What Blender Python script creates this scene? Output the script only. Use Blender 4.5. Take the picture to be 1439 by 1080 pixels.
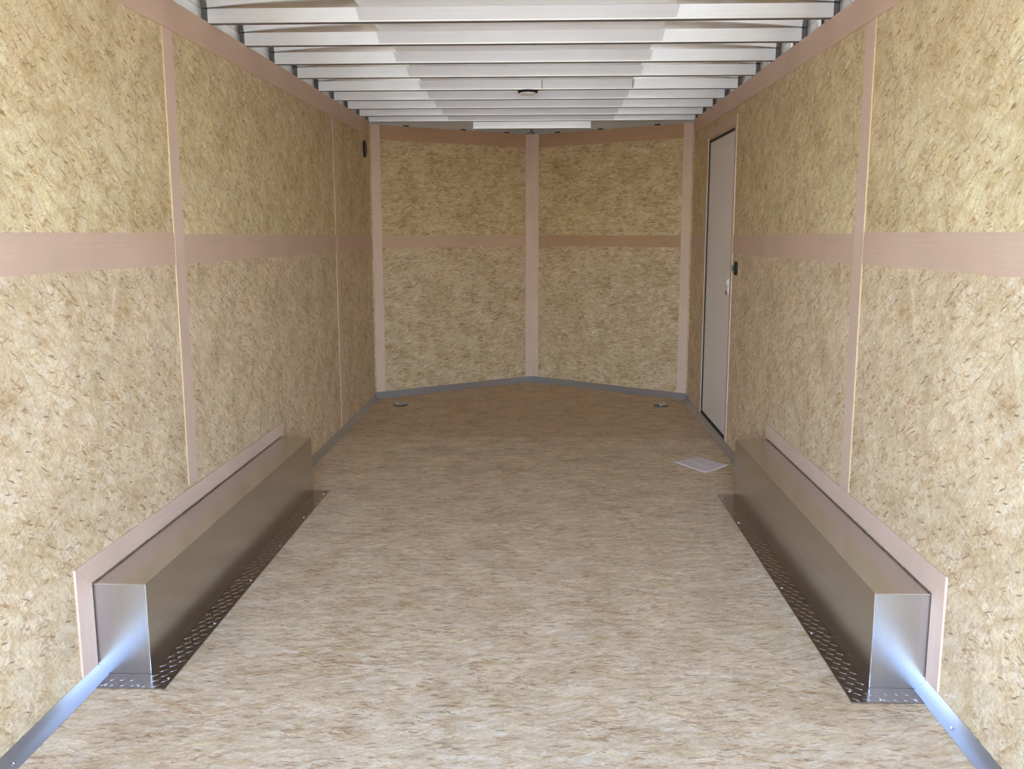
import bpy, bmesh, math, random
from mathutils import Vector, Matrix

# ------------------------------------------------------------------ scene, camera, light
S = bpy.context.scene
C = S.collection
for o in list(bpy.data.objects):
    bpy.data.objects.remove(o)

FPX, YAW, PITCH, ROLL, CX, CZ = 1308.82, 0.03609, 0.16457, -0.00147, 0.1092, 1.2319
cam_d = bpy.data.cameras.new('camera')
cam_d.sensor_width = 36.0
cam_d.lens = FPX * 36.0 / 1439.0
cam_d.clip_start = 0.05
cam = bpy.data.objects.new('camera', cam_d)
C.objects.link(cam)
cy, sy = math.cos(YAW), math.sin(YAW)
fwd = Vector((-sy * math.cos(PITCH), cy * math.cos(PITCH), -math.sin(PITCH)))
rt = Vector((cy, sy, 0)); up = rt.cross(fwd)
r2 = rt * math.cos(ROLL) + up * math.sin(ROLL)
u2 = -rt * math.sin(ROLL) + up * math.cos(ROLL)
M3 = Matrix((r2, u2, -fwd)).transposed()
cam.matrix_world = Matrix.Translation((CX, 0, CZ)) @ M3.to_4x4()
S.camera = cam

world = bpy.data.worlds.new('sky'); S.world = world
world.use_nodes = True
wn = world.node_tree.nodes; wl = world.node_tree.links
wn.clear()
wo = wn.new('ShaderNodeOutputWorld'); bg = wn.new('ShaderNodeBackground')
sky = wn.new('ShaderNodeTexSky')
sky.sky_type = 'NISHITA'; sky.sun_disc = False
sky.sun_elevation = math.radians(52); sky.sun_rotation = math.radians(20)
sky.air_density = 1.0; sky.dust_density = 0.6; sky.ozone_density = 1.6
wl.new(sky.outputs[0], bg.inputs[0]); wl.new(bg.outputs[0], wo.inputs[0])
bg.inputs[1].default_value = 0.32

sun_d = bpy.data.lights.new('sun', 'SUN'); sun_d.energy = 3.2; sun_d.angle = 0.0093
sun_d.color = (1.0, 0.95, 0.87)
sun = bpy.data.objects.new('sun', sun_d); C.objects.link(sun)
sd = Vector((0.25, 0.60, 0.86)).normalized()          # towards the sun: ahead of the nose and high
sun.rotation_euler = sd.to_track_quat('Z', 'Y').to_euler()
sun.location = (3, 8, 9)

S.view_settings.view_transform = 'Standard'
S.view_settings.look = 'None'
S.view_settings.gamma = 1.0
S.view_settings.use_curve_mapping = False
S.view_settings.exposure = 2.75
try:
    S.cycles.use_denoising = True
    S.cycles.max_bounces = 14
    S.cycles.diffuse_bounces = 8
    S.cycles.glossy_bounces = 8
except Exception:
    pass

# ------------------------------------------------------------------ dimensions (metres)
HW = 1.144          # half width between the wall faces
H = 1.987           # top of the side walls, underside of the bows
YR = 0.65           # rear opening
YC = 6.74           # where the side walls meet the slanted front walls
YA = 7.555          # nose
RX = Vector((HW, YA - YC, 0)).length
TH = math.atan2(YA - YC, HW)       # slant of the front walls

# ------------------------------------------------------------------ materials
def new_mat(name):
    m = bpy.data.materials.new(name); m.use_nodes = True
    nt = m.node_tree; b = nt.nodes['Principled BSDF']
    return m, nt, b

def plain(name, col, rough=0.5, metal=0.0, spec=0.5):
    m, nt, b = new_mat(name)
    b.inputs['Base Color'].default_value = (*col, 1)
    b.inputs['Roughness'].default_value = rough
    b.inputs['Metallic'].default_value = metal
    b.inputs['Specular IOR Level'].default_value = spec
    return m

def N(nt, t, **kw):
    n = nt.nodes.new(t)
    for k, v in kw.items():
        setattr(n, k, v)
    return n

def ramp(nt, fac, stops, interp='LINEAR'):
    r = N(nt, 'ShaderNodeValToRGB'); cr = r.color_ramp; cr.interpolation = interp
    while len(cr.elements) < len(stops):
        cr.elements.new(0.5)
    for e, (p, c) in zip(cr.elements, stops):
        e.position = p; e.color = (*c, 1) if len(c) == 3 else c
    nt.links.new(fac, r.inputs[0])
    return r.outputs[0]

def mixc(nt, a, b, f, mode='MIX'):
    m = N(nt, 'ShaderNodeMix', data_type='RGBA', blend_type=mode)
    m.clamp_factor = True
    for s, v in ((m.inputs[0], f), (m.inputs[6], a), (m.inputs[7], b)):
        if isinstance(v, (int, float)):
            s.default_value = v
        elif isinstance(v, tuple):
            s.default_value = (*v, 1)
        else:
            nt.links.new(v, s)
    return m.outputs[2]

def math_n(nt, op, a, b=0.0, c=None):
    m = N(nt, 'ShaderNodeMath', operation=op)
    for s, v in zip(m.inputs, (a, b, c)):
        if v is None: continue
        if isinstance(v, (int, float)): s.default_value = v
        else: nt.links.new(v, s)
    return m.outputs[0]

def osb(name, angles, gain=1.0, dark=1.0, sheets=False, rough=.62, seed=0, tint=(1, 1, 1), split=None, flk=.02, fs=.85):
    """oriented strand board: several layers of overlapping wood flakes, each flake a stretched cell
       with its own colour, direction and grain; a few dark slivers"""
    m, nt, b = new_mat(name)
    uv = N(nt, 'ShaderNodeUVMap'); L = nt.links
    warp = N(nt, 'ShaderNodeTexNoise'); warp.inputs['Scale'].default_value = 34; warp.inputs['Detail'].default_value = 4
    L.new(uv.outputs[0], warp.inputs['Vector'])
    wv = N(nt, 'ShaderNodeVectorMath', operation='SUBTRACT'); wv.inputs[1].default_value = (.5, .5, .5)
    L.new(warp.outputs['Color'], wv.inputs[0])
    ws = N(nt, 'ShaderNodeVectorMath', operation='SCALE'); ws.inputs['Scale'].default_value = 0.011
    L.new(wv.outputs[0], ws.inputs[0])
    wa = N(nt, 'ShaderNodeVectorMath', operation='ADD')
    L.new(uv.outputs[0], wa.inputs[0]); L.new(ws.outputs[0], wa.inputs[1])
    co = wa.outputs[0]
    g = gain
    t = lambda c: tuple(min(1, x * g * k) for x, k in zip(c, tint))
    pal = [(0.0, t((.60, .47, .29))), (.10, t((.68, .56, .37))), (.28, t((.73, .62, .43))), (.5, t((.755, .655, .47))),
           (.72, t((.77, .69, .52))), (.86, t((.70, .565, .385))), (.95, t((.78, .68, .42))), (1.0, t((.85, .79, .67)))]
    rnd = random.Random(seed)
    def layer(i, ang, ln, wd):
        mp = N(nt, 'ShaderNodeMapping')
        mp.vector_type = 'TEXTURE'
        mp.inputs['Rotation'].default_value = (0, 0, math.radians(ang))
        mp.inputs['Location'].default_value = (rnd.uniform(-5, 5), rnd.uniform(-5, 5), 0)
        mp.inputs['Scale'].default_value = (ln, wd, 1)
        L.new(co, mp.inputs['Vector'])
        v = N(nt, 'ShaderNodeTexVoronoi', voronoi_dimensions='2D'); v.inputs['Scale'].default_value = 1.0
        L.new(mp.outputs[0], v.inputs['Vector'])
        sp = N(nt, 'ShaderNodeSeparateColor'); L.new(v.outputs['Color'], sp.inputs[0])
        return mp.outputs[0], v, sp.outputs[0], sp.outputs[1]
    col = None; grain = None
    for i, ang in enumerate(angles):
        mpo, v, ra, rb = layer(i, ang + rnd.uniform(-6, 6), rnd.uniform(.060, .095), rnd.uniform(.014, .026))
        c = ramp(nt, ra, pal)
        gn = N(nt, 'ShaderNodeTexNoise'); gn.inputs['Scale'].default_value = 4.5; gn.inputs['Detail'].default_value = 2
        gm = N(nt, 'ShaderNodeMapping'); gm.inputs['Scale'].default_value = (.35, 1.6, 1)
        L.new(mpo, gm.inputs['Vector']); L.new(gm.outputs[0], gn.inputs['Vector'])
        gv = ramp(nt, gn.outputs[0], [(.3, (.86, .84, .80)), (.65, (1.05, 1.05, 1.06))])
        c = mixc(nt, c, gv, .9, 'MULTIPLY')
        if col is None:
            col = c
        else:
            msk = math_n(nt, 'GREATER_THAN', rb, .60)
            msk = math_n(nt, 'MULTIPLY', msk, .62)
            col = mixc(nt, col, c, msk)
    # thin brown and reddish slivers and bark specks
    for i, (ang, ln, wd, th, cc, st) in enumerate([
            (angles[0] + 8, .046, .0090, .982, (.42, .26, .14), .75), (angles[4] - 9, .036, .0060, .988, (.22, .14, .09), .8),
            (angles[0] - 6, .060, .005, .990, (.20, .13, .08), .85),
            (angles[1] - 12, .060, .024, .972, (.56, .38, .21), .60),
            (angles[3] + 5, .075, .036, .955, (.68, .50, .31), .55), (angles[2] + 9, .070, .030, .955, (.84, .79, .69), .35)]):
        mpo, v, ra, rb = layer(i, ang, ln, wd)
        near = ramp(nt, v.outputs['Distance'], [(.22, (1, 1, 1)), (.52, (0, 0, 0))])
        msk = math_n(nt, 'MULTIPLY', math_n(nt, 'GREATER_THAN', ra, th), near)
        msk = math_n(nt, 'MULTIPLY', msk, st * dark)
        col = mixc(nt, col, cc, msk)
    # irregular brown fibre streaks and bark flecks, gathered in loose clusters
    cn = N(nt, 'ShaderNodeTexNoise'); cn.inputs['Scale'].default_value = 9; cn.inputs['Detail'].default_value = 3
    L.new(uv.outputs[0], cn.inputs['Vector'])
    clus = ramp(nt, cn.outputs[0], [(.40, (.12, .12, .12)), (.60, (1, 1, 1))])
    for k, (ang, sc_, sa, sb, lo, hi, cc, st) in enumerate([
            (angles[0], 58, .38, 1.7, .60, .67, (.50, .325, .185), .80), (angles[1], 74, .45, 1.9, .625, .68, (.40, .245, .135), .80),
            (angles[3], 60, .40, 1.6, .63, .69, (.60, .43, .27), .75), (angles[4], 105, .40, 1.8, .66, .71, (.24, .16, .10), .70),
            (angles[0] + 12, 40, .5, 1.6, .62, .70, (.86, .82, .74), .35)]):
        mp = N(nt, 'ShaderNodeMapping'); mp.inputs['Rotation'].default_value = (0, 0, -math.radians(ang))
        mp2 = N(nt, 'ShaderNodeMapping'); mp2.inputs['Scale'].default_value = (sa, sb, 1); mp2.inputs['Location'].default_value = (k * 2.3 + seed * 1.3, k * 5.7, 0)
        L.new(co, mp.inputs['Vector']); L.new(mp.outputs[0], mp2.inputs['Vector'])
        nn = N(nt, 'ShaderNodeTexNoise'); nn.inputs['Scale'].default_value = sc_ * fs; nn.inputs['Detail'].default_value = 2; nn.inputs['Roughness'].default_value = .6
        L.new(mp2.outputs[0], nn.inputs['Vector'])
        mk = ramp(nt, nn.outputs[0], [(lo - flk, (0, 0, 0)), (hi - flk * 1.3, (1, 1, 1))])
        if k < 4: mk = math_n(nt, 'MULTIPLY', mk, clus)
        col = mixc(nt, col, tuple(x * g * k2 for x, k2 in zip(cc, tint)), math_n(nt, 'MULTIPLY', mk, st * dark))
    # small soft mottling between pinkish, straw and grey fibres, drawn out along the flakes
    for k, (ang, sc_, amt) in enumerate(((angles[0], 24, .65), (angles[2], 60, .7), (angles[1], 120, .35))):
        mp = N(nt, 'ShaderNodeMapping'); mp.inputs['Rotation'].default_value = (0, 0, -math.radians(ang))
        mp2 = N(nt, 'ShaderNodeMapping'); mp2.inputs['Scale'].default_value = (.42, 1.5, 1); mp2.inputs['Location'].default_value = (k * 3.1 + seed, k * 1.7, 0)
        L.new(co, mp.inputs['Vector']); L.new(mp.outputs[0], mp2.inputs['Vector'])
        nn = N(nt, 'ShaderNodeTexNoise'); nn.inputs['Scale'].default_value = sc_; nn.inputs['Detail'].default_value = 3
        L.new(mp2.outputs[0], nn.inputs['Vector'])
        col = mixc(nt, col, ramp(nt, nn.outputs[0], [(.26, (.72, .61, .49)), (.40, (.93, .89, .83)), (.5, (1, 1, 1)), (.62, (1.04, 1.045, 1.05)), (.72, (1.10, 1.13, 1.19))]), amt, 'MULTIPLY')
    # pale fibre patches and slow tone changes
    pn = N(nt, 'ShaderNodeTexNoise'); pn.inputs['Scale'].default_value = 5; pn.inputs['Detail'].default_value = 5; pn.inputs['Roughness'].default_value = .65
    L.new(uv.outputs[0], pn.inputs['Vector'])
    col = mixc(nt, col, ramp(nt, pn.outputs[0], [(.32, (.84, .80, .73)), (.5, (1, 1, 1)), (.68, (1.10, 1.10, 1.09))]), 1.0, 'MULTIPLY')
    fn = N(nt, 'ShaderNodeTexNoise'); fn.inputs['Scale'].default_value = 120; fn.inputs['Detail'].default_value = 3
    L.new(uv.outputs[0], fn.inputs['Vector'])
    col = mixc(nt, col, ramp(nt, fn.outputs[0], [(.3, (.86, .85, .82)), (.7, (1.10, 1.10, 1.10))]), .8, 'MULTIPLY')
    if split:        # yellower tint above the middle strip, pinker below
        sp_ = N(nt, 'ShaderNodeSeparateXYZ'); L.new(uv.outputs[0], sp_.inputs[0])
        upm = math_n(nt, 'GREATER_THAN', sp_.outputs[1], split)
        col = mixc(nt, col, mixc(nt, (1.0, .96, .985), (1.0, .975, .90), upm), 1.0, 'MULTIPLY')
    if sheets:       # floor: separate sheets laid across, each of a slightly different tone
        sx = N(nt, 'ShaderNodeSeparateXYZ'); L.new(uv.outputs[0], sx.inputs[0])
        q = math_n(nt, 'DIVIDE', math_n(nt, 'SUBTRACT', sx.outputs[1], 0.60), 1.22)
        idx = math_n(nt, 'FLOOR', q); fr = math_n(nt, 'FRACT', q)
        tone = ramp(nt, math_n(nt, 'DIVIDE', idx, 8.0), [(0, (1, 1, 1)), (.124, (1.03, 1.03, 1.03)), (.374, (1.06, 1.055, 1.05)), (.49, (.95, .89, .82))], 'CONSTANT')
        col = mixc(nt, col, tone, 1.0, 'MULTIPLY')
        seam = math_n(nt, 'LESS_THAN', fr, .0022)
        col = mixc(nt, col, (.28, .2, .13), math_n(nt, 'MULTIPLY', seam, .5))
    L.new(col, b.inputs['Base Color'])
    b.inputs['Roughness'].default_value = rough
    b.inputs['Specular IOR Level'].default_value = .35
    bp = N(nt, 'ShaderNodeBump'); bp.inputs['Strength'].default_value = .06; bp.inputs['Distance'].default_value = .002
    L.new(pn.outputs[0], bp.inputs['Height']); L.new(bp.outputs[0], b.inputs['Normal'])
    return m

def board_mat(name, col, along='u'):
    """smooth pinkish plywood strips with faint grain"""
    m, nt, b = new_mat(name); L = nt.links
    uv = N(nt, 'ShaderNodeUVMap')
    mp = N(nt, 'ShaderNodeMapping'); mp.inputs['Scale'].default_value = (3, 130, 1) if along == 'u' else (130, 3, 1)
    L.new(uv.outputs[0], mp.inputs['Vector'])
    n = N(nt, 'ShaderNodeTexNoise'); n.inputs['Scale'].default_value = 1; n.inputs['Detail'].default_value = 4
    L.new(mp.outputs[0], n.inputs['Vector'])
    n2 = N(nt, 'ShaderNodeTexNoise'); n2.inputs['Scale'].default_value = 3; n2.inputs['Detail'].default_value = 3
    L.new(uv.outputs[0], n2.inputs['Vector'])
    c = mixc(nt, (*col,), ramp(nt, n.outputs[0], [(.3, (.96, .95, .94)), (.7, (1.03, 1.03, 1.03))]), 1.0, 'MULTIPLY')
    c = mixc(nt, c, ramp(nt, n2.outputs[0], [(.3, (.94, .93, .92)), (.7, (1.04, 1.04, 1.04))]), 1.0, 'MULTIPLY')
    L.new(c, b.inputs['Base Color'])
    b.inputs['Roughness'].default_value = .5
    b.inputs['Specular IOR Level'].default_value = .4
    return m

def metal_mat(name, col, rough=.3, streak='u', amp=.12, smudge=.25, metal=1.0, var=1):
    """mill-finish sheet metal with rolling streaks and smudges"""
    m, nt, b = new_mat(name); L = nt.links
    uv = N(nt, 'ShaderNodeUVMap')
    mp = N(nt, 'ShaderNodeMapping'); mp.inputs['Scale'].default_value = (1.5, 160, 1) if streak == 'u' else (160, 1.5, 1)
    L.new(uv.outputs[0], mp.inputs['Vector'])
    n = N(nt, 'ShaderNodeTexNoise'); n.inputs['Scale'].default_value = 1; n.inputs['Detail'].default_value = 3
    L.new(mp.outputs[0], n.inputs['Vector'])
    n2 = N(nt, 'ShaderNodeTexNoise'); n2.inputs['Scale'].default_value = 6; n2.inputs['Detail'].default_value = 5
    L.new(uv.outputs[0], n2.inputs['Vector'])
    c = mixc(nt, (*col,), ramp(nt, n.outputs[0], [(.3, (1 - amp,) * 3), (.7, (1 + amp * .3,) * 3)]), 1.0, 'MULTIPLY')
    c = mixc(nt, c, ramp(nt, n2.outputs[0], [(.3, (.9, .9, .89)), (.6, (1, 1, 1))]), smudge * 2, 'MULTIPLY')
    L.new(c, b.inputs['Base Color'])
    r = N(nt, 'ShaderNodeMapRange'); L.new(n2.outputs[0], r.inputs[0])
    r.inputs[3].default_value = rough * .85; r.inputs[4].default_value = rough * 1.25
    if var: L.new(r.outputs[0], b.inputs['Roughness'])
    else: b.inputs['Roughness'].default_value = rough
    b.inputs['Metallic'].default_value = metal
    return m

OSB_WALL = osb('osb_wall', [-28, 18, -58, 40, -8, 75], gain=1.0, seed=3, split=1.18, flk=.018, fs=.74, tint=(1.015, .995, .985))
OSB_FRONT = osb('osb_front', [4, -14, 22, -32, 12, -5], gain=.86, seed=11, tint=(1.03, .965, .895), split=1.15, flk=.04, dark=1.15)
OSB_FLOOR = osb('osb_floor', [6, -22, 28, -10, 14, -3], gain=1.0, seed=21, sheets=True, rough=.5, dark=1.05, flk=.028, fs=.66, tint=(1.0, .955, .985))
PLY = board_mat('plywood_strip', (.66, .465, .36))
PLYV = board_mat('plywood_upright', (.72, .53, .44), 'v')
PLYM = board_mat('plywood_strip_front_pale', (.60, .40, .28))
PLYT = board_mat('plywood_top_strip', (.72, .51, .39))
PLYS = board_mat('plywood_surround', (.75, .55, .46))
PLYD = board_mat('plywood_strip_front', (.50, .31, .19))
EDGE = plain('cut_wood_edge', (.60, .41, .24), .6)
STEEL = metal_mat('box_sheet_metal', (.62, .60, .585), .255, 'u', .07, .2, var=0)
STEELV = metal_mat('box_end_metal', (.54, .53, .555), .29, 'v', .05, .12, var=0)
TREAD = metal_mat('tread_plate_metal', (.47, .43, .42), .25, var=0)
COVE = metal_mat('floor_cove_metal', (.44, .43, .455), .34, 'u', .05, .1, .72, var=0)
ALU = metal_mat('bow_aluminium', (.90, .88, .84), .36, 'u', .05, .30, .85)
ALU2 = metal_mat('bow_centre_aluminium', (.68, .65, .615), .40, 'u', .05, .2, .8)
SKIN = metal_mat('roof_skin', (.86, .85, .82), .20, 'u', .04, .15, 1.0)
LINER = metal_mat('roof_liner', (.76, .72, .67), .42, 'u', .03, .1, .8)
RAILM = metal_mat('roof_rail_aluminium', (.82, .81, .78), .45, 'u', .05, .3, .7)
DARKM = plain('dark_bracket_metal', (.16, .15, .14), .5, .6)
UNDER = plain('shaded_underside_metal', (.22, .19, .19), .6, .5)  # shade under the bows, put into the colour
BLACK = plain('black_plastic', (.012, .012, .014), .4)
RUBBER = plain('black_rubber', (.018, .020, .024), .6)
DOORW = plain('door_white_panel', (.90, .86, .86), .38)
SCREWM = plain('bright_screw', (.86, .87, .88), .22, 1.0)
PAPER = plain('paper', (.80, .71, .70), .75)
RED = plain('red_plastic', (.35, .03, .03), .4)
LENS = plain('lamp_lens', (.90, .89, .86), .3)
SHELL = plain('outer_skin', (.75, .75, .75), .4, .2)
GROUND = plain('gravel_yard_unseen', (.42, .40, .37), .95)

# ------------------------------------------------------------------ mesh helpers
def auto_uv(bm):
    uvl = bm.loops.layers.uv.verify()
    for f in bm.faces:
        n = f.normal
        ax = max(range(3), key=lambda i: abs(n[i]))
        for l in f.loops:
            c = l.vert.co
            l[uvl].uv = (c.y, c.z) if ax == 0 else ((c.x, c.z) if ax == 1 else (c.x, c.y))

def obj(name, bm, mat, parent=None, kind=None, smooth=False, uv=True):
    bm.normal_update()
    if uv: auto_uv(bm)
    me = bpy.data.meshes.new(name); bm.to_mesh(me); bm.free()
    mats = mat if isinstance(mat, (list, tuple)) else [mat]
    for m_ in mats: me.materials.append(m_)
    if smooth:
        for p in me.polygons: p.use_smooth = True
    o = bpy.data.objects.new(name, me); C.objects.link(o)
    if parent: o.parent = parent
    if kind: o['kind'] = kind
    return o

def box(bm, x0, x1, y0, y1, z0, z1, bev=0.0, mi=0):
    vs = [bm.verts.new((x, y, z)) for x in (x0, x1) for y in (y0, y1) for z in (z0, z1)]
    idx = [(0, 1, 3, 2), (4, 6, 7, 5), (0, 4, 5, 1), (2, 3, 7, 6), (0, 2, 6, 4), (1, 5, 7, 3)]
    fs = [bm.faces.new([vs[i] for i in t]) for t in idx]
    for f in fs: f.material_index = mi
    if bev:
        es = list({e for f in fs for e in f.edges})
        r = bmesh.ops.bevel(bm, geom=es, offset=bev, segments=2, profile=.5, affect='EDGES')
        for f in r['faces']: f.material_index = mi
    return fs

def prism(bm, pts, axis, a, b):
    """extrude a closed 2-D outline along an axis ('x': pts are (y,z); 'y': pts are (x,z); 'z': (x,y))"""
    def P(p, t):
        return {'x': (t, p[0], p[1]), 'y': (p[0], t, p[1]), 'z': (p[0], p[1], t)}[axis]
    va = [bm.verts.new(P(p, a)) for p in pts]; vb = [bm.verts.new(P(p, b)) for p in pts]
    n = len(pts)
    bm.faces.new(va); bm.faces.new(vb[::-1])
    for i in range(n):
        bm.faces.new((va[i], vb[i], vb[(i + 1) % n], va[(i + 1) % n]))
    bmesh.ops.recalc_face_normals(bm, faces=bm.faces)

def disc(bm, c, axis, r, h, n=24, rx=None, bev=0.0):
    """solid cylinder / elliptic puck standing on c along axis vector"""
    rx = rx or r
    q = Vector(axis).normalized().to_track_quat('Z', 'Y').to_matrix()
    prof = [(1, 0), (1, h - bev), (1 - (bev / r if r else 0), h)] if bev else [(1, 0), (1, h)]
    rings = []
    for s, z in prof:
        rings.append([bm.verts.new(Vector(c) + q @ Vector((s * rx * math.cos(2 * math.pi * k / n), s * r * math.sin(2 * math.pi * k / n), z))) for k in range(n)])
    bm.faces.new(rings[0][::-1]); bm.faces.new(rings[-1])
    for a, b in zip(rings, rings[1:]):
        for k in range(n):
            bm.faces.new((a[k], a[(k + 1) % n], b[(k + 1) % n], b[k]))

def tube(bm, pts, r, n=8, closed=False):
    pts = [Vector(p) for p in pts]; rings = []
    m = len(pts)
    for i, p in enumerate(pts):
        if closed: d = pts[(i + 1) % m] - pts[i - 1]
        else: d = pts[min(i + 1, m - 1)] - pts[max(i - 1, 0)]
        d.normalize()
        a = Vector((0, 0, 1)) if abs(d.z) < .9 else Vector((1, 0, 0))
        s = d.cross(a).normalized(); t = d.cross(s)
        rings.append([bm.verts.new(p + s * r * math.cos(2 * math.pi * k / n) + t * r * math.sin(2 * math.pi * k / n)) for k in range(n)])
    rng = range(m) if closed else range(m - 1)
    for i in rng:
        a, b = rings[i], rings[(i + 1) % m]
        for k in range(n):
            bm.faces.new((a[k], a[(k + 1) % n], b[(k + 1) % n], b[k]))
    if not closed:
        bm.faces.new(rings[0][::-1]); bm.faces.new(rings[-1])
    bmesh.ops.recalc_face_normals(bm, faces=bm.faces)

def B(): return bmesh.new()

def thing(name, label, cat, loc=(0, 0, 0), rz=0, group=None):
    o = bpy.data.objects.new(name, None); C.objects.link(o)
    o.location = loc; o.rotation_euler = (0, 0, rz)
    o.empty_display_size = .1
    o['label'] = label; o['category'] = cat
    if group: o['group'] = group
    return o

def tag(o, label, cat, group=None):
    o['label'] = label; o['category'] = cat
    if group: o['group'] = group
    return o

def dup(root, loc=None, label=None):
    r = root.copy(); C.objects.link(r)
    if loc is not None: r.location = loc
    if label: r['label'] = label
    for ch in list(root.children):
        c = ch.copy(); C.objects.link(c); c.parent = r
        for g in list(ch.children):
            d = g.copy(); C.objects.link(d); d.parent = c
    return r

def screw_bm(x, y, z, ax=(0, 0, 1), r=.0045):
    bm = B(); disc(bm, (x, y, z), ax, r, .0022, 12, bev=.001); return bm

# ------------------------------------------------------------------ ground outside and ramp, both unseen, added for bounced daylight
bm = B(); box(bm, -40, 40, -40, 50, -.66, -.60); obj('floor_outside_unseen', bm, GROUND, kind='structure')

# ------------------------------------------------------------------ floor
bm = B()
prism(bm, [(-HW - .05, YR), (HW + .05, YR), (HW + .05, YC + .02), (0, YA + .06), (-HW - .05, YC + .02)], 'z', -.019, 0)
floor = obj('floor', bm, OSB_FLOOR, kind='structure')

# lowered rear ramp under the camera, unseen, added for the daylight it bounces in
bm = B(); prism(bm, [(YR - .01, -.02), (YR - .01, -.06), (-1.28, -.60), (-1.28, -.56)], 'x', -1.08, 1.08)
obj('floor_ramp_unseen', bm, OSB_FLOOR, kind='structure')

# ------------------------------------------------------------------ side walls
WT = .012
DY0, DY1, DZ = 5.285, 6.135, 1.787         # side door opening
bm = B()
box(bm, -HW - WT, -HW, YR, YC + .006, 0, H)
wall_left = obj('wall_left', bm, OSB_WALL, kind='structure')
bm = B()
box(bm, HW, HW + WT, YR, DY0, 0, H)
box(bm, HW, HW + WT, DY0, DY1, DZ, H)
box(bm, HW, HW + WT, DY1, YC + .006, 0, H)
wall_right = obj('wall_right', bm, OSB_WALL, kind='structure')
# slanted front walls, built flat along local x then turned
def front(name, s):
    bm = B()
    if s < 0: box(bm, 0, RX, 0, WT, 0, 1.967)
    else: box(bm, -RX, 0, 0, WT, 0, 1.967)
    o = obj(name, bm, OSB_FRONT, kind='structure')
    o.location = (s * HW, YC, 0); o.rotation_euler = (0, 0, TH * (-s))
    return o
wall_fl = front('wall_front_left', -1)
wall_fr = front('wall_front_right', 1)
# outer skin of the trailer
def shell(name, pts):
    bm = B(); prism(bm, pts, 'z', -.10, 2.085); return obj(name, bm, SHELL, kind='structure')
shell('wall_outer_left', [(-1.20, YR - .03), (-1.195, YR - .03), (-1.195, YC + .05), (-1.20, YC + .05)])
shell('wall_outer_right', [(1.195, YR - .03), (1.20, YR - .03), (1.20, YC + .05), (1.195, YC + .05)])
shell('wall_outer_front', [(-1.195, YC + .05), (0, YA + .12), (1.195, YC + .05), (1.195, YC + .06), (0, YA + .13), (-1.195, YC + .06)])
# rear frame
bm = B(); box(bm, -1.2, 1.2, YR - .03, YR, H + .004, 2.085)
obj('trim_1', bm, ALU, kind='structure')
bm = B(); box(bm, -1.2, -HW - WT - .001, YR - .03, YR, 0, H + .002); obj('trim_2', bm, ALU, kind='structure')
bm = B(); box(bm, HW + WT + .001, 1.2, YR - .03, YR, 0, H + .002); obj('trim_3', bm, ALU, kind='structure')

# aluminium roof rails above the side walls
for s, nm in ((-1, 'trim_4'), (1, 'trim_5')):
    bm = B(); a, b_ = sorted((s * 1.165, s * 1.175))
    box(bm, a, b_, YR, YC + .03, 1.90, H + .050)
    rl = obj(nm, bm, RAILM, kind='structure')
    if s > 0:          # tops of the wall posts showing behind the boards
        y = 1.14
        for k in range(14):
            yy = 3.58 + .4075 * (k - 6) + .20
            if yy > 6.7: break
            p = B(); box(p, 1.157, 1.1645, yy, yy + .045, 1.88, H + .038, .001)
            wp = obj('wall_post', p, ALU, rl)
            for ya in (yy - .0075, yy + .0455):
                p = B(); box(p, 1.1575, 1.1640, ya, ya + .007, 1.88, H + .036); obj('post_edge', p, DARKM, wp)

# ------------------------------------------------------------------ wood strips on the walls
tn = [6]
def trim(bm, mat, parent=None):
    n = 'trim_%d' % tn[0]; tn[0] += 1
    return obj(n, bm, mat, kind='structure', parent=parent)
BT = .006
def sx(s, t): return tuple(sorted((s * HW, s * (HW - t))))
for s in (-1, 1):
    a, b_ = sx(s, .0045)
    # top strip
    bm = B(); box(bm, a, b_, YR, YC - .004, H - .100, H + .001); trim(bm, PLYT)
# sloping middle strips: (side, y0, y1, top0, top1, low0, low1)
MID = [(-1, YR, 3.133, 1.231, 1.224, 1.140, 1.117), (-1, 3.214, 5.583, 1.219, 1.196, 1.116, 1.100), (-1, 5.662, 6.735, 1.194, 1.188, 1.100, 1.096),
       (1, YR, 3.102, 1.229, 1.222, 1.142, 1.118), (1, 3.192, DY0 - .045, 1.218, 1.198, 1.116, 1.098), (1, DY1 + .045, 6.735, 1.196, 1.190, 1.098, 1.092)]
for s, y0, y1, t0, t1, l0, l1 in MID:
    a, b_ = sx(s, .003)
    bm = B(); prism(bm, [(y0, l0), (y1, l1), (y1, t1), (y0, t0)], 'x', a, b_); trim(bm, PLY)
# uprights with a pale cut edge on the side that faces the door
def upright(s, yc, w, z0, z1, t=.0042):
    a, b_ = sx(s, t)
    bm = B(); box(bm, a, b_, yc - w / 2, yc + w / 2, z0, z1)
    bm.normal_update()
    for f in bm.faces:
        if f.normal.y < -.9: f.material_index = 1
    n = 'trim_%d' % tn[0]; tn[0] += 1
    return obj(n, bm, [PLYV, EDGE], kind='structure')
upright(-1, 3.173, .080, .346, H - .101)
upright(-1, 5.622, .078, .034, H - .101, .0035)
upright(1, 3.148, .088, .346, H - .101)

# front wall strips in the slanted frame
def fstrip(s, u0, u1, z0, z1, t, mat):
    bm = B()
    if s < 0: box(bm, u0, u1, -t, -.0002, z0, z1)
    else: box(bm, -u1, -u0, -t, -.0002, z0, z1)
    o = trim(bm, mat)
    o.location = (s * HW, YC, 0); o.rotation_euler = (0, 0, TH * (-s))
    return o
for s in (-1, 1):
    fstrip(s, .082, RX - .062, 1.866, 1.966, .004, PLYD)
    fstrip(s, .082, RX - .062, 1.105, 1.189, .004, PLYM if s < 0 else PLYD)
    fstrip(s, .010, .080, .052, 1.968, .007, PLYV)
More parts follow.
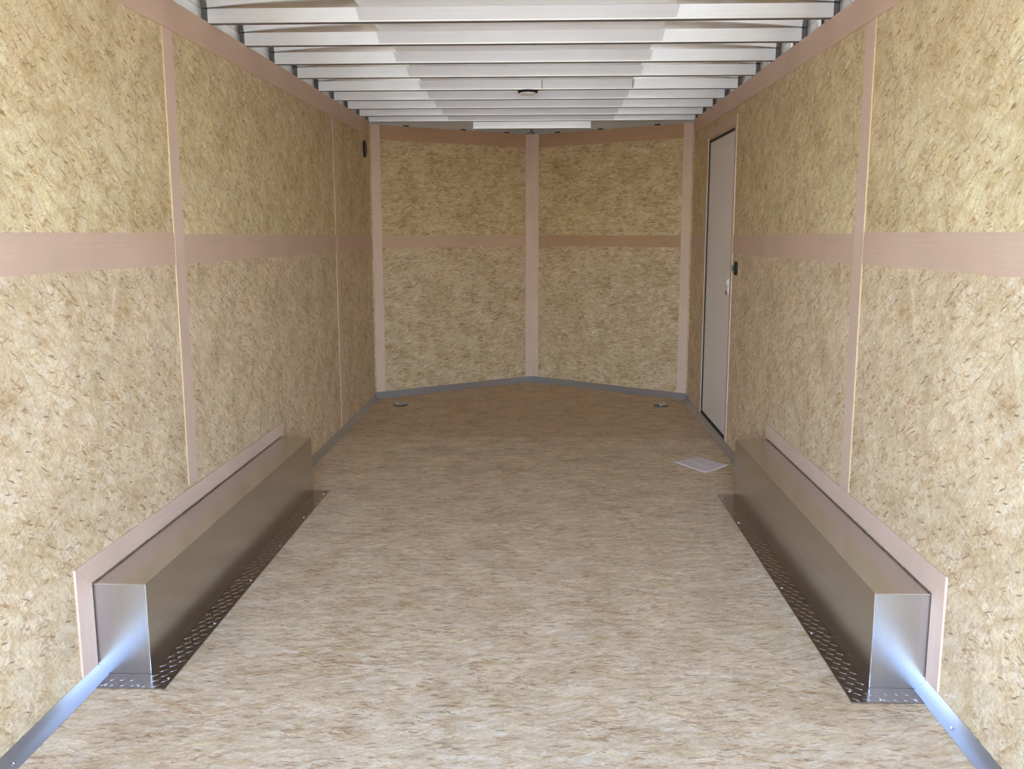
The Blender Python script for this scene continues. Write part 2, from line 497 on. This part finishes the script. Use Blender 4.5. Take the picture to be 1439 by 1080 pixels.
# centre cover strip over the nose joint
w = .052; nx, ny = math.cos(TH), math.sin(TH)
bm = B()
pts = [(-w, YA - w * math.tan(TH) - .009), (0, YA - .016), (w, YA - w * math.tan(TH) - .009), (w, YA - w * math.tan(TH) - .002), (0, YA - .004), (-w, YA - w * math.tan(TH) - .002)]
prism(bm, pts, 'z', .052, 1.968); trim(bm, PLYV)

# ------------------------------------------------------------------ metal cove along the floor
def cove(name, s, y0, y1):
    bm = B(); h = .031
    prof = [(0, 0), (-.034, 0)]
    for k in range(7):          # shallow convex face
        t = k / 6; a = Vector((-.034, .0012)); b2 = Vector((-.0012, h))
        p = a.lerp(b2, t) + Vector((-.72, .69)).normalized() * .0035 * math.sin(math.pi * t) * -1
        prof.append((p.x, p.y))
    prof.append((0, h))
    prism(bm, [(s * (HW - .0002) + s * p[0], p[1] + .0002) for p in prof], 'y', y0, y1)
    o = obj(name, bm, COVE, kind='structure', uv=False)
    return o
for s, side in ((-1, 'left'), (1, 'right')):
    b1 = cove('baseboard_%s' % side, s, YR, 2.409 if s < 0 else 2.394)
    b2 = cove('baseboard_%s_front' % side, s, 4.285, YC - .01)
    for yy in (.95, 1.95 if s < 0 else 2.18):
        obj('screw', screw_bm(s * (HW - .022), yy, .011, (-s * .7, 0, .7), .004), SCREWM, b1)
    for yy in (4.9, 5.6, 6.3):
        obj('screw', screw_bm(s * (HW - .022), yy, .011, (-s * .7, 0, .7), .004), SCREWM, b2)
for s, side in ((-1, 'nose_left'), (1, 'nose_right')):
    bm = B()
    u0, u1 = .0, RX - .005
    pr = [(-.0003, .0002), (-.012, .0002), (-.0105, .006), (-.0045, .050), (-.0003, .050)]
    a, b_ = (u0, u1) if s < 0 else (-u1, -u0)
    prism(bm, pr, 'x', a, b_)
    o = obj('baseboard_' + side, bm, COVE, kind='structure')
    o.location = (s * HW, YC, 0); o.rotation_euler = (0, 0, TH * (-s))

# ------------------------------------------------------------------ roof: skin, centre liner, bows
bm = B()
zs = lambda x: H + .051 + .036 * max(0, 1 - abs(x) / 1.165) ** .8
xs = [-1.20, -1.165, -1.0, -.8, -.6, -.4, -.2, 0, .2, .4, .6, .8, 1.0, 1.165, 1.20]
prism(bm, [(x, zs(x)) for x in xs] + [(x, zs(x) + .004) for x in xs[::-1]], 'y', YR - .03, YA + .14)
ceiling = obj('ceiling', bm, SKIN, kind='structure', smooth=False)
bm = B(); box(bm, -.575, .575, YR, 7.40, H + .0502, H + .0535)
ceiling_panel = obj('centre_panel', bm, LINER, ceiling)
ceiling_panel['label'] = 'pale flat centre strip of the roof'

BOWH = .050
def make_bow(hw, short=False):
    t = thing('roof_bow', '', 'roof beam', (0, 0, H), group='roof bows across the ceiling')
    bm = B()
    prof = [(.0, .0015), (.002, 0), (.030, 0), (.032, .002), (.032, BOWH), (.0, BOWH)]
    prism(bm, prof, 'x', -hw, hw); obj('beam', bm, ALU, t)
    bm = B(); box(bm, -hw, hw, .0015, .0325, -.0016, -.0001); obj('underside_shade', bm, UNDER, t)  # dark strip that paints the shade on the beam's underside
    bm = B()                                    # rolled lip under the face
    box(bm, -hw, hw, -.0022, .0005, -.0012, .0035, .0006); obj('lip', bm, ALU, t)
    if not short:
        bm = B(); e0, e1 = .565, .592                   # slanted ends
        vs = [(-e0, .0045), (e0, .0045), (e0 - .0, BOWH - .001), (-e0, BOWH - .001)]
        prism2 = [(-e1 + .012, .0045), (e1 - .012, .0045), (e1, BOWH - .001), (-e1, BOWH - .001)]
        prism(bm, prism2, 'y', -.0014, -.0002); cp = obj('centre_section', bm, ALU2, t)  # greyer middle section laid over the beam face
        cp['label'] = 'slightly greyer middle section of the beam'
        for s in (-1, 1):
            bm = B(); a, b_ = sorted((s * hw, s * (hw + .020)))
            box(bm, a, b_, .004, .036, -.004, BOWH, .001); obj('end_bracket', bm, DARKM, t)
    else:
        for s in (-1, 1):
            bm = B(); a, b_ = sorted((s * hw, s * (hw + .014)))
            box(bm, a, b_, .004, .034, 0, BOWH, .001); obj('end_bracket', bm, DARKM, t)
    return t

bow_y = [3.573, 4.000, 4.435, 4.835, 5.275, 5.655, 6.045, 6.415, 6.755]
names = ['roof bow nearest the camera, highest in the picture', 'second full-width metal roof bow from the camera', 'third full-width metal roof bow from the camera',
         'fourth full-width metal roof bow from the camera', 'metal roof bow with the round black dome light under it',
         'metal roof bow just beyond the round dome light', 'third full-width roof bow from the nose, counting backwards',
         'second full-width roof bow from the nose', 'last full-width roof bow, ending at the front corner posts']
first = make_bow(HW - .001)
first.location = (0, bow_y[0], H); first['label'] = 'pale metal ' + names[0]
for y, lb in zip(bow_y[1:], names[1:]):
    dup(first, (0, y, H), lb)
for k in range(1, 8):                      # the bows overhead, above the top of the picture
    y = 3.573 - .4075 * k
    if y < YR + .05: break
    dup(first, (0, y, H), 'pale metal roof bow over the rear of the trailer')
sb = make_bow(.643, True)
sb.location = (0, 7.255, H); sb['label'] = 'short pale roof bow in front of the pointed nose, lowest in the picture'
# thin seams on the fourth bow's face
for x in (.085, .577):
    bm = B(); box(bm, x - .0022, x + .0022, bow_y[4] - .0045, bow_y[4] - .0021, H + .003, H + BOWH)
    t_ = obj('wire_clip', bm, plain('grey_wire', (.25, .22, .21), .5))
    tag(t_, 'thin grey vertical clip on a roof bow ' + ('right beside the dome light' if x < .2 else 'at the right edge of the centre strip'), 'clip')

# header above the slanted walls
for s in (-1, 1):
    bm = B()
    a, b_ = (0, RX) if s < 0 else (-RX, 0)
    box(bm, a, b_, .013, .035, 1.90, H + .05)
    o = trim(bm, RAILM); o.location = (s * HW, YC, 0); o.rotation_euler = (0, 0, TH * (-s))
    for u in (.30, .78, 1.17):
        uu = u if s < 0 else -u
        c = B(); box(c, uu - .022, uu + .022, .006, .0128, 1.969, 1.977, .001)
        obj('slot', c, BLACK, o)

# loose black wire at the nose
bm = B()
tube(bm, [(-.012, YA - .06, H + .012), (-.008, YA - .055, 1.995), (-.012, YA - .05, 1.985), (-.03, YA - .05, 1.972), (-.045, YA - .05, 1.9705)], .0035)
tube(bm, [(-.010, YA - .055, 1.990), (.006, YA - .05, 1.983), (.020, YA - .052, 1.971)], .003)
tag(obj('wire_end', bm, BLACK), 'short black wire ends poking out above the nose joint strip', 'wire')

# ------------------------------------------------------------------ dome light
t = thing('dome_light', 'round dome light with black rim hanging under a roof bow', 'light', (.007, 5.305, H - .0030))
bm = B(); disc(bm, (0, 0, 0), (0, 0, -1), .056, .012, 40, bev=.004); obj('bezel', bm, BLACK, t, smooth=False)
bm = B(); disc(bm, (0, 0, -.0118), (0, 0, -1), .043, .009, 36, bev=.005); obj('lens', bm, LENS, t)

# ------------------------------------------------------------------ wheel boxes
def tread_lozenges(bm, x0, x1, y0, y1, z, sg=1):
    """raised slanting bars of tread plate"""
    k = 0; px, py = .028, .030
    ny_ = int((y1 - y0) / py)
    nx_ = max(1, int((x1 - x0) / px))
    for j in range(ny_):
        for i in range(nx_ + 1):
            cx = x0 + .010 + i * px + (.5 * px if j % 2 else 0); cyy = y0 + .012 + j * py
            if cx > x1 - .008: continue
            ang = math.radians(42) * sg
            L_, w_, h_ = .0125, .0013, .0013
            d = Vector((math.cos(ang), math.sin(ang), 0)); e = Vector((-d.y, d.x, 0))
            c = Vector((cx, cyy, z))
            base = [bm.verts.new(c + d * L_), bm.verts.new(c + e * w_), bm.verts.new(c - d * L_), bm.verts.new(c - e * w_)]
            t1 = bm.verts.new(c + d * L_ * .45 + Vector((0, 0, h_))); t2 = bm.verts.new(c - d * L_ * .45 + Vector((0, 0, h_)))
            for f in ((base[0], base[1], t1), (base[1], t2, t1), (base[1], base[2], t2), (base[2], base[3], t2), (base[3], t1, t2), (base[3], base[0], t1)):
                bm.faces.new(f)

def wheel_box(s, label, x_in, x_wall, y0, y1, h0, h1, px_out, py0, py1):
    t = thing('wheel_box', label, 'wheel box', (s * (x_in + x_wall) / 2, (y0 + y1) / 2, .003))
    ox, oy, oz = t.location
    def loc(bm, *a, **k):
        x0_, x1_, ya, yb, za, zb = a
        xa, xb = sorted((x0_ - ox, x1_ - ox))
        return box(bm, xa, xb, ya - oy, yb - oy, za - oz, zb - oz, **k)
    th = .0022; G = .004
    bm = B(); loc(bm, s * x_in, s * (x_wall - G), y0, y1, h0 - th, h0); obj('top_panel', bm, STEEL, t)
    bm = B(); loc(bm, s * x_in, s * (x_in + th), y0, y1, .0045, h0 - th - .0002); obj('side_panel', bm, STEEL, t)
    bm = B(); loc(bm, s * (x_in + th + .0003), s * (x_wall - G), y0 + .0012, y0 + .0012 + th, .0045, h0 - th - .0003); obj('end_panel', bm, STEELV, t)['label'] = 'bright brushed end panel facing the door'
    bm = B(); loc(bm, s * (x_in + th + .0003), s * (x_wall - G), y1 - th, y1, .0045, h0 - th - .0003); obj('end_panel', bm, STEELV, t)
    bm = B()                                          # folded seam bead round the near edge
    pts = [(s * x_in - ox, y0 - .0005 - oy, .006 - oz), (s * x_in - ox, y0 - .0005 - oy, h0 - oz), (s * (x_wall - .006) - ox, y0 - .0005 - oy, h0 - oz)]
    tube(bm, pts, .0016, 6); obj('seam_bead', bm, SCREWM, t)
    # tread plate flange: along the inside and across the near end
    bm = B()
    loc(bm, s * px_out, s * (x_in + .001), py0, py1, .0005, .0040)
    xa, xb = sorted((s * px_out - ox, s * (x_in) - ox))
    tread_lozenges(bm, xa + .004, xb, py0 - oy, py1 - oy - .01, .0040 - oz, -s)
    plate = obj('tread_plate', bm, TREAD, t)
    bm = B()
    loc(bm, s * (x_in + .0012), s * (x_wall - .0345), py0, y0 + .002, .0005, .0040)
    xa, xb = sorted((s * (x_in + .002) - ox, s * (x_wall - .038) - ox))
    tread_lozenges(bm, xa, xb, py0 + .004 - oy, y0 - oy, .0040 - oz, -s)
    plate2 = obj('tread_plate', bm, TREAD, t)
    n = 6
    for k in range(n):
        yy = py0 + .06 + (py1 - py0 - .12) * k / (n - 1)
        obj('screw', screw_bm(s * (px_out + .014) - ox, yy - oy, .0038 - oz), SCREWM, plate)
    for xx in (x_in + .008, x_in + .100):
        if xx < x_wall - .01:
            obj('screw', screw_bm(s * xx - ox, py0 + .016 - oy, .0038 - oz, r=.004), SCREWM, plate2)
    return t
wheel_box(-1, 'long low sheet metal wheel box against the left wall', .992, HW, 2.408, 4.250, .268, .27, .920, 2.326, 4.278)
wheel_box(1, 'long low sheet metal wheel box against the right wall', .992, HW, 2.393, 4.250, .273, .27, .920, 2.314, 4.268)

# pink plywood surrounds on the wall over the wheel boxes, mitred at the near corner
for s, y0, yn, y1, zt, zb in ((-1, 2.320, 2.402, 4.315, .340, .274), (1, 2.314, 2.388, 4.290, .352, .279)):
    a, b_ = sx(s, .006)
    bm = B(); prism(bm, [(y0, zt), (yn, zb), (y1, zb), (y1, zt - .012)], 'x', a, b_); trim(bm, PLYS)
    bm = B(); prism(bm, [(y0, .034), (yn, .034), (yn, zb - .0005), (y0, zt - .0005)], 'x', a, b_); trim(bm, PLYV)

# ------------------------------------------------------------------ side door
door = bpy.data.objects.new('door_1', None); C.objects.link(door); door.location = (HW + .02, (DY0 + DY1) / 2, 0); door['kind'] = 'structure'
def dpart(name, mat, *a, **k):
    bm = B(); x0, x1, y0_, y1_, z0, z1 = a
    box(bm, x0 - door.location.x, x1 - door.location.x, y0_ - door.location.y, y1_ - door.location.y, z0, z1, **k)
    return obj(name, bm, mat, door)
dpart('door_panel', DOORW, HW + .008, HW + .032, DY0 + .004, DY1 - .018, .0475, DZ - .014, bev=.002)
dpart('door_seal', RUBBER, HW + .001, HW + .030, DY1 - .0175, DY1 - .001, .004, DZ - .001)
dpart('door_seal', RUBBER, HW + .001, HW + .030, DY0 + .001, DY1 - .018, DZ - .0135, DZ - .001)
dpart('door_seal', RUBBER, HW + .001, HW + .030, DY0 + .001, DY1 - .018, .004, .047)
la = dpart('latch', plain('latch_steel', (.62, .60, .58), .35, .8), HW - .004, HW + .008, 5.335, 5.372, .865, .955, bev=.002)
bm = B(); box(bm, HW - .010 - door.location.x, HW - .0045 - door.location.x, 5.338 - door.location.y, 5.362 - door.location.y, .925, .950, .002); obj('latch_lever', bm, SCREWM, la)
bm = B(); box(bm, HW - .012 - door.location.x, HW - .0045 - door.location.x, 5.340 - door.location.y, 5.366 - door.location.y, .866, .886, .002); obj('lock_tab', bm, RED, la)['label'] = 'red lock tab'
# casing
for y0_, y1_, z0, z1 in ((DY0 - .042, DY0 - .001, .034, 1.80), (DY1 + .001, DY1 + .042, .034, 1.80), (DY0 - .042, DY1 + .042, DZ + .013, DZ + .060)):
    a, b_ = sx(1, .004)
    bm = B(); box(bm, a, b_, y0_, y1_, z0, z1 if z1 > 1.8 else DZ + .012); trim(bm, PLYV)

# black round switch beside the door
t = thing('light_switch', 'small black switch on the right wall beside the white door', 'switch', (HW, 5.118, 1.024))
bm = B(); disc(bm, (0, 0, 0), (-1, 0, 0), .038, .014, 28, rx=.026, bev=.004); obj('switch_plate', bm, BLACK, t)
bm = B(); box(bm, -.026, -.0155, -.008, .008, -.014, .014, .002); obj('toggle', bm, BLACK, t)

# black oval cover high on the left wall
t = thing('vent_cover', 'small black oval cover high on the left wall near the front corner', 'cover', (-HW, 6.545, 1.782))
bm = B(); disc(bm, (0, 0, 0), (1, 0, 0), .058, .014, 32, rx=.042, bev=.005); obj('cover', bm, BLACK, t)
for z in (-.022, 0, .022):
    bm = B(); box(bm, .0135, .0165, -.026, .026, z - .004, z + .004, .001); obj('louvre', bm, RUBBER, t)

# ------------------------------------------------------------------ recessed tie-down rings
def dring(x, y, label):
    t = thing('tie_down_ring', label, 'tie-down ring', (x, y, .0004), group='tie-down rings in the floor by the nose')
    bm = B(); disc(bm, (0, 0, 0), (0, 0, 1), .056, .004, 32, bev=.0015); obj('pan', bm, plain('tie_down_pan', (.16, .18, .19), .35, .8), t)
    bm = B(); tube(bm, [(.032 * math.cos(a) , .030 * math.sin(a), .010) for a in [2 * math.pi * k / 20 for k in range(20)]], .0055, 8, True)
    obj('ring', bm, SCREWM, t)
    bm = B(); box(bm, -.013, .013, .022, .040, .003, .016, .002); obj('strap_plate', bm, STEEL, t)
dring(-.920, 6.492, 'round steel tie-down ring in the floor at the left front corner')
dring(.930, 6.515, 'round steel tie-down ring in the floor at the right front corner')

# ------------------------------------------------------------------ sheet of paper
bm = B()
c4 = [Vector((.793, 4.910, 0)), Vector((.929, 4.676, 0)), Vector((1.079, 4.797, 0)), Vector((.948, 5.043, 0))]
n = 12; grid = []
for i in range(n + 1):
    row = []
    for j in range(n + 1):
        u, v = i / n, j / n
        p = c4[0].lerp(c4[1], v).lerp(c4[3].lerp(c4[2], v), u)
        z = .0012 + .020 * max(0, u - .45) ** 1.5 * v ** 1.2 * 1.6 + .004 * math.exp(-((u - .52) / .05) ** 2)
        row.append(bm.verts.new((p.x, p.y, z)))
    grid.append(row)
for i in range(n):
    for j in range(n):
        bm.faces.new((grid[i][j], grid[i][j + 1], grid[i + 1][j + 1], grid[i + 1][j]))
bmesh.ops.recalc_face_normals(bm, faces=bm.faces)
bmesh.ops.solidify(bm, geom=bm.faces[:], thickness=.0006)
tag(obj('paper_sheet', bm, PAPER, smooth=True), 'sheet of pale folded paper lying on the floor by the right wheel box', 'paper')

# ------------------------------------------------------------------ bright floor screws
def pix_floor(px, py):
    d = fwd + r2 * ((px - 719.5) / FPX) + u2 * ((540 - py) / FPX)
    t_ = -CZ / d.z
    return CX + d.x * t_, d.y * t_
for px_, py_, lb in ((741, 612, 'tiny bright screw head in the floor near the middle, on the far sheet seam'),
                     (553, 612, 'tiny bright screw head in the floor on the far sheet seam, left of the middle'),
                     (975, 667, 'tiny bright screw head in the floor just in front of the paper sheet'),
                     (861, 717, 'tiny bright screw head in the floor between the far box ends, right of middle'),
                     (549, 737, 'tiny bright screw head in the floor right of the left wheel box'),
                     (480, 722, 'tiny bright screw head in the floor beside the left tread plate')):
    x, y = pix_floor(px_, py_)
    tag(obj('floor_screw', screw_bm(x, y, -.0002, r=.0045), SCREWM), lb, 'screw', 'screws in the floor sheets')
